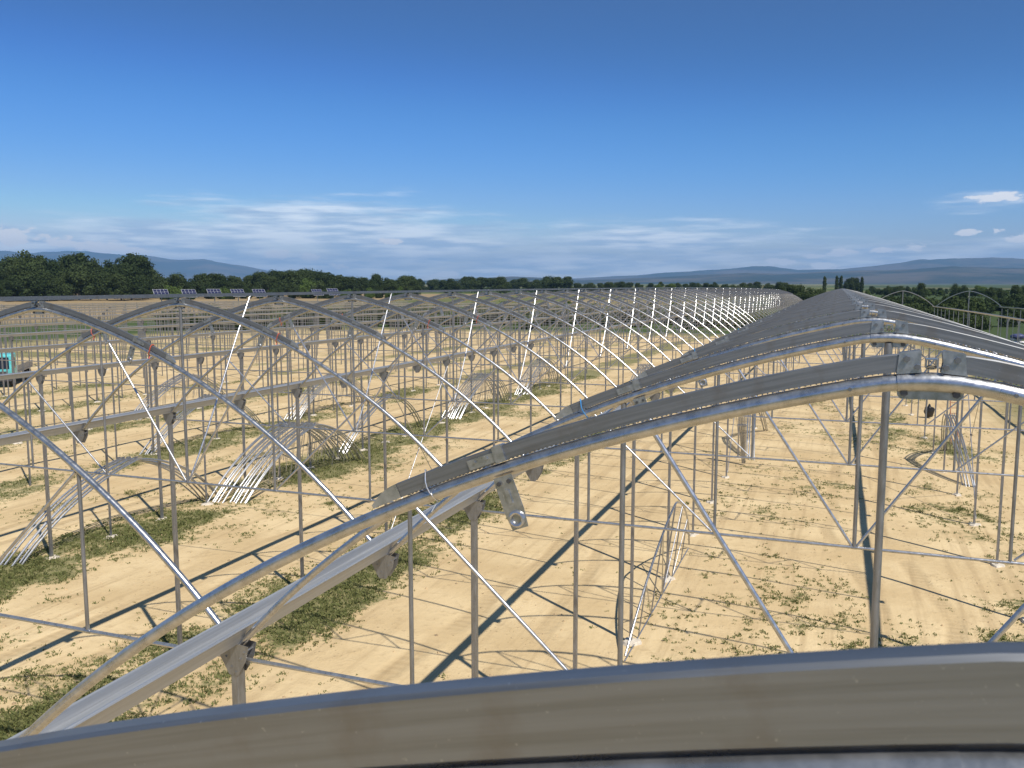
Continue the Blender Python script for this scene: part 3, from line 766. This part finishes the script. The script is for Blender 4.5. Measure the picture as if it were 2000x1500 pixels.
tag(lump('plastic_sack', p, (.62, .5, .95), 'black_plastic', 3.0, None, True), 'lumpy black plastic sack standing on the sand near the leaning arches', 'sack')
p = on_ground(1984, 672)
tp = obj('covered_pile', None, None, p); tag(tp, 'pile of pale sacks under a dark blue tarpaulin between field columns', 'pile')
for k, (x, y, z) in enumerate(((-.8, 0, 0), (0, .1, 0), (.8, 0, 0), (-.4, 0, .5), (.4, .1, .5))):
    lump('sack', (x, y, z), (.95, .7, .55), 'sack', k*2.0, tp)
lump('tarpaulin', (.25, 0, .72), (2.2, 1.3, 1.0), 'blue_tarp', 7.7, tp)
# ------------------------------------------------------------------ truck
p = on_ground(8, 752)
tk = obj('truck', None, None, p); tk.rotation_euler = (0, 0, R(-52))      # local +x is the front
tag(tk, 'teal cab-over truck parked on the sand among the bare columns', 'truck')
def bxp(name, c, d, mat, parent=tk, bev=.03):
    b = MB(); b.box((0, 0, 0), d); me = b.mesh(name, mat, False)
    o = obj(name, me, parent, c)
    if bev: mo = o.modifiers.new('bevel', 'BEVEL'); mo.width = bev; mo.segments = 2
    return o
b = MB(); prof = [(2.2, .75), (2.25, 1.5), (2.05, 2.75), (1.9, 2.9), (.35, 2.9), (.25, 2.75), (.25, .75)]
b.prism_y(prof, -1.15, 1.15); cabm = b.mesh('cab', 'truck_paint', False); cab = obj('cab', cabm, tk)
mo = cab.modifiers.new('bevel', 'BEVEL'); mo.width = .06; mo.segments = 3
b = MB(); b.add([(2.262, -1.0, 1.62), (2.262, 1.0, 1.62), (2.09, .95, 2.62), (2.09, -.95, 2.62)], [(0, 1, 2, 3)]); obj('windscreen', b.mesh('windscreen', 'dark_glass', False), cab)
for s in (-1, 1):
    b = MB(); b.add([(.75, s*1.158, 1.6), (1.95, s*1.158, 1.6), (1.83, s*1.158, 2.55), (.75, s*1.158, 2.55)], [(0, 1, 2, 3)]); obj('side_window', b.mesh('side_window', 'dark_glass', False), cab)
    bxp('headlight', (2.25, s*.85, 1.0), (.05, .3, .2), 'headlight', cab)
    bxp('mirror', (2.15, s*1.33, 2.1), (.08, .2, .42), 'truck_frame', cab)
bxp('bumper', (2.28, 0, .72), (.14, 2.3, .34), 'truck_frame', cab); bxp('grille', (2.25, 0, 1.25), (.04, 1.5, .3), 'truck_frame', cab)
bxp('chassis', (-2.0, 0, .85), (8.0, .9, .25), 'truck_frame'); bxp('bed', (-2.9, 0, 1.15), (6.1, 2.4, .16), 'truck_bed')
for s in (-1, 1): bxp('side_board', (-2.9, s*1.18, 1.5), (6.1, .05, .5), 'truck_bed')
for x in (1.35, -3.6, -4.9):
    for s in (-1, 1):
        b = MB(); b.tube([(x, s*.85, .5), (x, s*1.16, .5)], .5, 22); w = obj('wheel', b.mesh('wheel', 'rubber'), tk)
        b = MB(); b.tube([(x, s*1.15, .5), (x, s*1.18, .5)], .26, 16); obj('rim', b.mesh('rim', 'column_steel'), w)
# ------------------------------------------------------------------ solar trackers
def tracker(px, py, dist, tilt, yaw):
    d = pxdir(px, py); t = dist/math.hypot(d.x, d.y); p = CAM+d*t; gz = ground_z(p.x, p.y); H = p.z-gz
    o = obj('solar_tracker', None, None, (p.x, p.y, gz)); tag(o, 'tilted solar panel array on a pole in front of the dark wood', 'solar panel', 'solar panels on poles')
    b = MB(); b.tube([(0, 0, -.3), (0, 0, H-.1)], .13, 8); obj('pole', b.mesh('pole', 'column_steel'), o)
    M = Matrix.Rotation(R(yaw), 3, 'Z') @ Matrix.Rotation(R(tilt), 3, 'X')
    b = MB()
    for i in range(4):
        for j in range(3):
            c = M @ Vector(((i-1.5)*1.05, (j-1)*1.02, .04)); b.box((c.x, c.y, c.z+H), (.97, .94, .05), M)
    a = obj('panel_array', b.mesh('panel_array', 'panel_cell', False), o); a['kind'] = 'stuff'
    b = MB()
    for i in range(5):
        c = M @ Vector(((i-2)*1.05, 0, 0)); b.box((c.x, c.y, c.z+H), (.09, 3.15, .08), M)
    for j in range(4):
        c = M @ Vector((0, (j-1.5)*1.02, 0)); b.box((c.x, c.y, c.z+H), (4.3, .09, .07), M)
    obj('array_frame', b.mesh('array_frame', 'panel_frame', False), o)
for px, py, dd in ((315, 577, 300), (370, 577, 306), (419, 576, 312), (465, 576, 320), (507, 576, 326), (620, 575, 380), (651, 574, 345)):
    tracker(px, py-4, dd*.92, 48, 62)
# ------------------------------------------------------------------ trees
def tree_mesh(seed, kind):
    rn = np.random.default_rng(seed); lobes = []
    if kind == 'broad':
        for k in range(15):
            a = rn.uniform(0, 2*math.pi); r = rn.uniform(.05, .30); z = rn.uniform(.30, .84); rad = rn.uniform(.11, .19)*(1.15-.5*abs(z-.5))
            lobes.append((r*math.cos(a)*(1.15-z*.55), r*math.sin(a)*(1.15-z*.55), z, rad))
        lobes += [(0, 0, .6, .24), (0.03, 0, .86, .12)]
        for k in range(6):
            a = rn.uniform(0, 2*math.pi); lobes.append((.27*math.cos(a), .27*math.sin(a), rn.uniform(.14, .3), rn.uniform(.09, .14)))
        N, ls = 6500, .0175
    elif kind == 'bush':
        for k in range(14):
            a = rn.uniform(0, 2*math.pi); r = rn.uniform(.1, .62); lobes.append((r*math.cos(a), r*math.sin(a), rn.uniform(.15, .75)*(1-.45*r), rn.uniform(.18, .30)))
        N, ls = 4200, .036
    else:   # poplar
        for k in range(13):
            z = .1+.86*k/12; lobes.append((rn.uniform(-.02, .02), rn.uniform(-.02, .02), z, .075*(1-.75*abs(z-.5)**1.6*2)+.02))
        N, ls = 2600, .020
    L = np.array(lobes); w = L[:, 3]**2; idx = rn.choice(len(L), N, p=w/w.sum())
    d = rn.normal(size=(N, 3)); d /= np.linalg.norm(d, axis=1)[:, None]
    rr = L[idx, 3]*np.where(rn.random(N) < .86, rn.uniform(.45, 1.08, N)**.6, rn.uniform(1.0, 1.42, N))
    c = L[idx, :3]+d*rr[:, None]*np.array([1, 1, .9])
    if kind == 'poplar': c[:, 2] = L[idx, 2]+d[:, 2]*rr*1.6
    c[:, 2] = np.maximum(c[:, 2], .03)
    nrm = d+rn.normal(scale=.55, size=(N, 3)); nrm /= np.linalg.norm(nrm, axis=1)[:, None]
    a = np.cross(nrm, rn.normal(size=(N, 3))); a /= np.linalg.norm(a, axis=1)[:, None]; bq = np.cross(nrm, a)
    sz = ls*rn.uniform(.6, 1.5, N)[:, None]
    V = np.stack([c-a*sz-bq*sz*.6, c+a*sz*.2-bq*sz, c+a*sz+bq*sz*.5, c-a*sz*.3+bq*sz*.9], 1).reshape(-1, 3)
    me = bpy.data.meshes.new('crown_'+kind); me.vertices.add(len(V)); me.vertices.foreach_set('co', V.ravel())
    me.loops.add(N*4); me.loops.foreach_set('vertex_index', np.arange(N*4)); me.polygons.add(N)
    me.polygons.foreach_set('loop_start', np.arange(0, N*4, 4)); me.polygons.foreach_set('loop_total', np.full(N, 4)); me.update()
    b = MB(); top = .62 if kind == 'broad' else (.9 if kind == 'poplar' else .35)
    r0 = .022 if kind != 'poplar' else .012
    b.tube([(0, 0, -.03), (.006, 0, top*.4), (-.004, .008, top*.75), (0, 0, top)], [r0*1.3, r0, r0*.7, r0*.3], 7)
    for l in lobes[:7]:
        b.tube([(0, 0, max(.12, l[2]*.55)), (l[0]*.5, l[1]*.5, l[2]*.8), (l[0], l[1], l[2])], [r0*.5, r0*.35, r0*.12], 5)
    return me, b.mesh('trunk_'+kind, 'bark')
KINDS = {}
for kd, n in (('broad', 5), ('bush', 3), ('poplar', 2)):
    KINDS[kd] = []
    for k in range(n):
        cm, tm = tree_mesh(10*n+k, kd)
        for leaf in ('leaf_dark', 'leaf_light'):
            c2 = cm.copy(); c2.materials.append(MAT[leaf]); KINDS[kd].append((leaf, c2, tm))
rt = random.Random(11)
def tree(px, top, dist, kind, leaf, label, group, wide=1.0, hmin=2.0):
    d = pxdir(px, top); hl = math.hypot(d.x, d.y); p = CAM+d*(dist/hl); gz = ground_z(p.x, p.y)
    H = max(hmin, (p.z-gz)*1.02)
    _, cm, tm = rt.choice([q for q in KINDS[kind] if q[0] == leaf])
    o = obj({'broad': 'broadleaf_tree', 'bush': 'bush', 'poplar': 'poplar_tree'}[kind], None, None, (p.x, p.y, gz), (0, 0, rt.uniform(0, 6.28)), (H*wide, H*wide, H))
    tag(o, label, 'tree' if kind != 'bush' else 'bush', group)
    obj('trunk', tm, o); obj('crown', cm, o)
WL, WG = 'tall dark broadleaf tree in the high part of the wood', 'trees of the high part of the wood'
for px, top in ((-40, 505), (0, 508), (22, 500), (48, 487), (75, 497), (100, 506), (128, 500), (155, 492), (182, 503), (208, 506), (232, 502), (256, 493), (280, 507), (296, 524)):
    tree(px, top, rt.uniform(430, 470), 'broad', 'leaf_dark', WL, WG, rt.uniform(.85, 1.05))
    tree(px+rt.uniform(-12, 12), top+rt.uniform(22, 40), rt.uniform(405, 425), 'broad', 'leaf_dark', 'lower dark tree along the front edge of the high wood', 'front edge trees of the high wood', 1.1)
for px, top in ((318, 541), (345, 534), (372, 543), (398, 533), (425, 534), (452, 538), (486, 537), (512, 530), (540, 528), (566, 527), (590, 525), (614, 528), (640, 531), (664, 536), (688, 540), (712, 541), (738, 535), (764, 545), (787, 538)):
    tree(px, top, rt.uniform(440, 500), 'broad', 'leaf_dark', 'dark broadleaf tree in the lower wood behind the solar panels', 'trees of the lower wood', rt.uniform(1.15, 1.5))
    tree(px+rt.uniform(8, 16), top+rt.uniform(0, 8), rt.uniform(450, 520), 'broad', 'leaf_dark', 'dark broadleaf tree in the lower wood behind the solar panels', 'trees of the lower wood', rt.uniform(1.1, 1.4))
    tree(px+rt.uniform(-10, 10), top+rt.uniform(14, 24), rt.uniform(410, 430), 'bush', rt.choice(['leaf_dark', 'leaf_dark', 'leaf_light']), 'bush along the foot of the lower wood', 'bushes at the foot of the lower wood', .62)
for k in range(62):
    px = 800+k*12+rt.uniform(-6, 6); base = 549 if px < 1120 else 556
    top = base-3+rt.uniform(-4, 4)-(6 if 900 < px < 980 or 1060 < px < 1110 else 0)
    tree(px, top, rt.uniform(560, 760), 'broad', 'leaf_dark', 'small far tree in the hedge line below the hills', 'far hedge line below the hills', rt.uniform(1.1, 1.6))
for px, top, dd, kd, lf, wd in ((1288, 553, 420, 'broad', 'leaf_light', .8), (1312, 553, 425, 'broad', 'leaf_light', 1.0)):
    tree(px, top, dd, kd, lf, 'pale green tree rising behind the ridge-beam row', 'pale trees behind the ridge-beam row', wd)
for px, top in ((1525, 557), (1545, 555), (1562, 556), (1580, 560), (1596, 564)):
    tree(px, top, rt.uniform(300, 330), 'broad', 'leaf_dark', 'dark rounded tree close behind the far end of the arches', 'dark trees behind the far end of the arches', 1.15)
for px, top in ((1611, 542), (1635, 541), (1643, 541), (1684, 543)):
    tree(px, top, 600, 'poplar', 'leaf_dark', 'slim dark poplar standing alone against the hills', 'slim poplars against the hills', 1.0)
for px, top in ((1655, 544), (1664, 541), (1673, 542)):
    tree(px, top, 610, 'broad', 'leaf_dark', 'tall tree in the clump beside the slim poplars', 'tree clump beside the poplars', .75)
for k in range(70):
    px = 1690+k*6.2+rt.uniform(-4, 4); top = 563+rt.uniform(-6, 5)
    tree(px, top, rt.uniform(480, 640), 'broad', rt.choice(['leaf_dark', 'leaf_dark', 'leaf_light']), 'tree in the hedge row across the green fields', 'hedge row across the green fields', rt.uniform(1.0, 1.5))
for px, top, wd in ((1800, 552, .8), (1867, 553, .9), (1882, 556, .9), (1935, 560, 1.0), (1955, 562, 1.0), (1985, 556, 1.0), (2010, 552, 1.0), (2040, 550, 1)):
    tree(px, top, rt.uniform(380, 440), 'broad', 'leaf_dark', 'larger dark tree standing out of the field hedge row', 'larger trees at the field hedge row', wd)
for px, top, dd, wd in ((1770, 582, 235, .8), (1835, 578, 240, .9), (1862, 574, 240, .8), (1890, 578, 235, .8), (1845, 590, 200, .9), (1910, 588, 215, .7), (1880, 600, 190, .8), (1700, 575, 260, .8), (1740, 578, 250, .8), (1975, 595, 230, .9)):
    tree(px, top, dd, 'bush', 'leaf_dark', 'big dark bush behind the lone hoops', 'big bushes behind the lone hoops', wd, 3.0)
for k in range(26):
    px = 560+k*36+rt.uniform(-12, 12)
    tree(px, 588+rt.uniform(-4, 6), rt.uniform(235, 300), 'bush', rt.choice(['leaf_dark', 'leaf_light']), 'field bush beyond the far ends of the column rows', 'field bushes beyond the column rows', rt.uniform(.7, 1.0), 2.5)
for k in range(58):
    px = 330+k*20+rt.uniform(-9, 9); dd = rt.uniform(188, 232)
    tree(px, 598+rt.uniform(-7, 8), dd, 'bush', rt.choice(['leaf_dark', 'leaf_dark', 'leaf_light']), 'dense bush in the hedge close behind the far ends of the column rows', 'hedge close behind the column rows', rt.uniform(.8, 1.2), 2.5)
for k in range(22):
    px = 1690+k*16+rt.uniform(-6, 6)
    tree(px, 577+rt.uniform(-5, 8), rt.uniform(270, 420), 'bush', 'leaf_dark', 'dark bush scattered over the field beyond the lone hoops', 'bushes over the field beyond the hoops', rt.uniform(.8, 1.3), 2.5)
# ------------------------------------------------------------------ far posts too many to single out
b = MB(); rp = random.Random(3)
for k in range(-12, -2):
    X = -4.8+k*SPAN
    for i in range(-1, NEND+1):
        y = Yi(i)
        if y < abs(X)/1.23-4 or (i % 2 == 0 and (k > -6 or i % 4 == 0) and k > -12): continue
        z0, z1 = ground_z(X, y), GTOP-.1+zs(y); w = .03
        b.add([(X+a*w, y+c*w, z) for z in (z0, z1) for a, c in ((-1, -1), (1, -1), (1, 1), (-1, 1))], [(0, 1, 5, 4), (1, 2, 6, 5), (2, 3, 7, 6), (3, 0, 4, 7)])
fp = obj('far_columns', b.mesh('far_columns', 'column_steel', False, False)); tag(fp, 'mass of thin grey posts between the main columns of the open rows', 'columns', None, 'stuff')
b = MB()
for k in range(-10, -1):
    for i in range(2, NEND+1, 2):
        y = Yi(i); X = -4.8+k*SPAN
        if y < abs(X)/1.23-6: continue
        b.tube([(X, y, CH+zs(y)), (X+SPAN, y, CH+zs(y))], .018, 4, False)
tr_ = obj('tie_rods', b.mesh('tie_rods', 'brace_steel', False, False)); tag(tr_, 'mass of thin tie rods spanning the open column rows', 'rods', None, 'stuff')
# ------------------------------------------------------------------ clods and stones
rs = np.random.default_rng(8); V = []; F = []
while len(F) < 2600*8:
    d = 12+60*rs.random()**1.6; a = YAW+rs.uniform(-.58, .58); x, y = CAM.x-math.sin(a)*d, CAM.y+math.cos(a)*d
    if x > 11 or noise.noise((x*.25, y*.25, 4.4))+.25*rs.normal() < .05: continue
    z = ground_z(x, y)+.045*noise.noise((x*.35, y*.3, 1.0)); r = .014+.05*rs.random()**3; o = len(V)
    V += [(x+r*rs.uniform(.6, 1.2), y, z), (x, y+r*rs.uniform(.6, 1.2), z), (x-r*rs.uniform(.6, 1.2), y, z), (x, y-r*rs.uniform(.6, 1.2), z), (x+rs.uniform(-.3, .3)*r, y+rs.uniform(-.3, .3)*r, z+r*rs.uniform(.6, 1.1)), (x, y, z-r)]
    F += [(o, o+1, o+4), (o+1, o+2, o+4), (o+2, o+3, o+4), (o+3, o, o+4), (o+1, o, o+5), (o+2, o+1, o+5), (o+3, o+2, o+5), (o, o+3, o+5)]
plain('clod', (0.40, 0.29, 0.16), 0.95, 0, .35, .7)
me = bpy.data.meshes.new('clods'); me.from_pydata(V, [], F); me.materials.append(MAT['clod'])
tag(obj('clods', me), 'small clods and stones lying over the sand', 'stones', None, 'stuff')
# ------------------------------------------------------------------ grass tufts
rg = np.random.default_rng(5); V = []; F = []; cnt = 0; tries = 0
def tuft(x, y, z, h, n):
    global V, F
    for k in range(n):
        a = rg.uniform(0, 6.283); l = h*rg.uniform(.5, 1.2); w = .006+.010*rg.random(); ox, oy = rg.normal(0, h*.55, 2)
        dx, dy = math.cos(a), math.sin(a); o = len(V); bend = rg.uniform(.3, 1.0)
        bx, by = x+ox, y+oy
        V += [(bx-dy*w, by+dx*w, z), (bx+dy*w, by-dx*w, z), (bx+dx*l*bend*.5+dy*w*.7, by+dy*l*bend*.5-dx*w*.7, z+l*.7), (bx+dx*l*bend, by+dy*l*bend, z+l*(1-.35*bend))]
        F += [(o, o+1, o+2), (o, o+2, o+3)]
while cnt < 30000 and tries < 300000:
    tries += 1
    d = 11+75*rg.random()**1.4; a = YAW+rg.uniform(-.58, .58)
    x, y = CAM.x-math.sin(a)*d, CAM.y+math.cos(a)*d
    if x > 12: continue
    g = grass_amount(x, y)+rg.normal(0, .20)
    if g < 0.03: continue
    z = ground_z(x, y)+.045*noise.noise((x*.35, y*.3, 1.0))-.01
    tuft(x, y, z, .045+.10*min(1, max(0, g)*1.6)*rg.uniform(.5, 1.4), 9 if d < 40 else 6); cnt += 1
me = bpy.data.meshes.new('grass'); me.from_pydata(V, [], F); me.materials.append(MAT['grass_blade'])
go = obj('grass', me); tag(go, 'short green grass tufts scattered over the sand', 'grass', None, 'stuff')
# ------------------------------------------------------------------ haze
m = bpy.data.materials.new('haze_air'); m.use_nodes = True; t = m.node_tree; t.nodes.clear()
out = nn(t, 'ShaderNodeOutputMaterial'); pv = nn(t, 'ShaderNodeVolumePrincipled')
pv.inputs['Color'].default_value = (0.34, 0.62, 1.0, 1); pv.inputs['Density'].default_value = 7.0e-5; pv.inputs['Anisotropy'].default_value = 0.0
lk(t, pv.outputs[0], out.inputs['Volume'])
b = MB(); b.box((0, 0, 0), (44000, 44000, 700)); MAT['haze_air'] = m
h = obj('haze', b.mesh('haze', 'haze_air', False), None, (0, 0, -20+350)); h['kind'] = 'stuff'; h['label'] = 'pale blue air haze over the plain and hills'
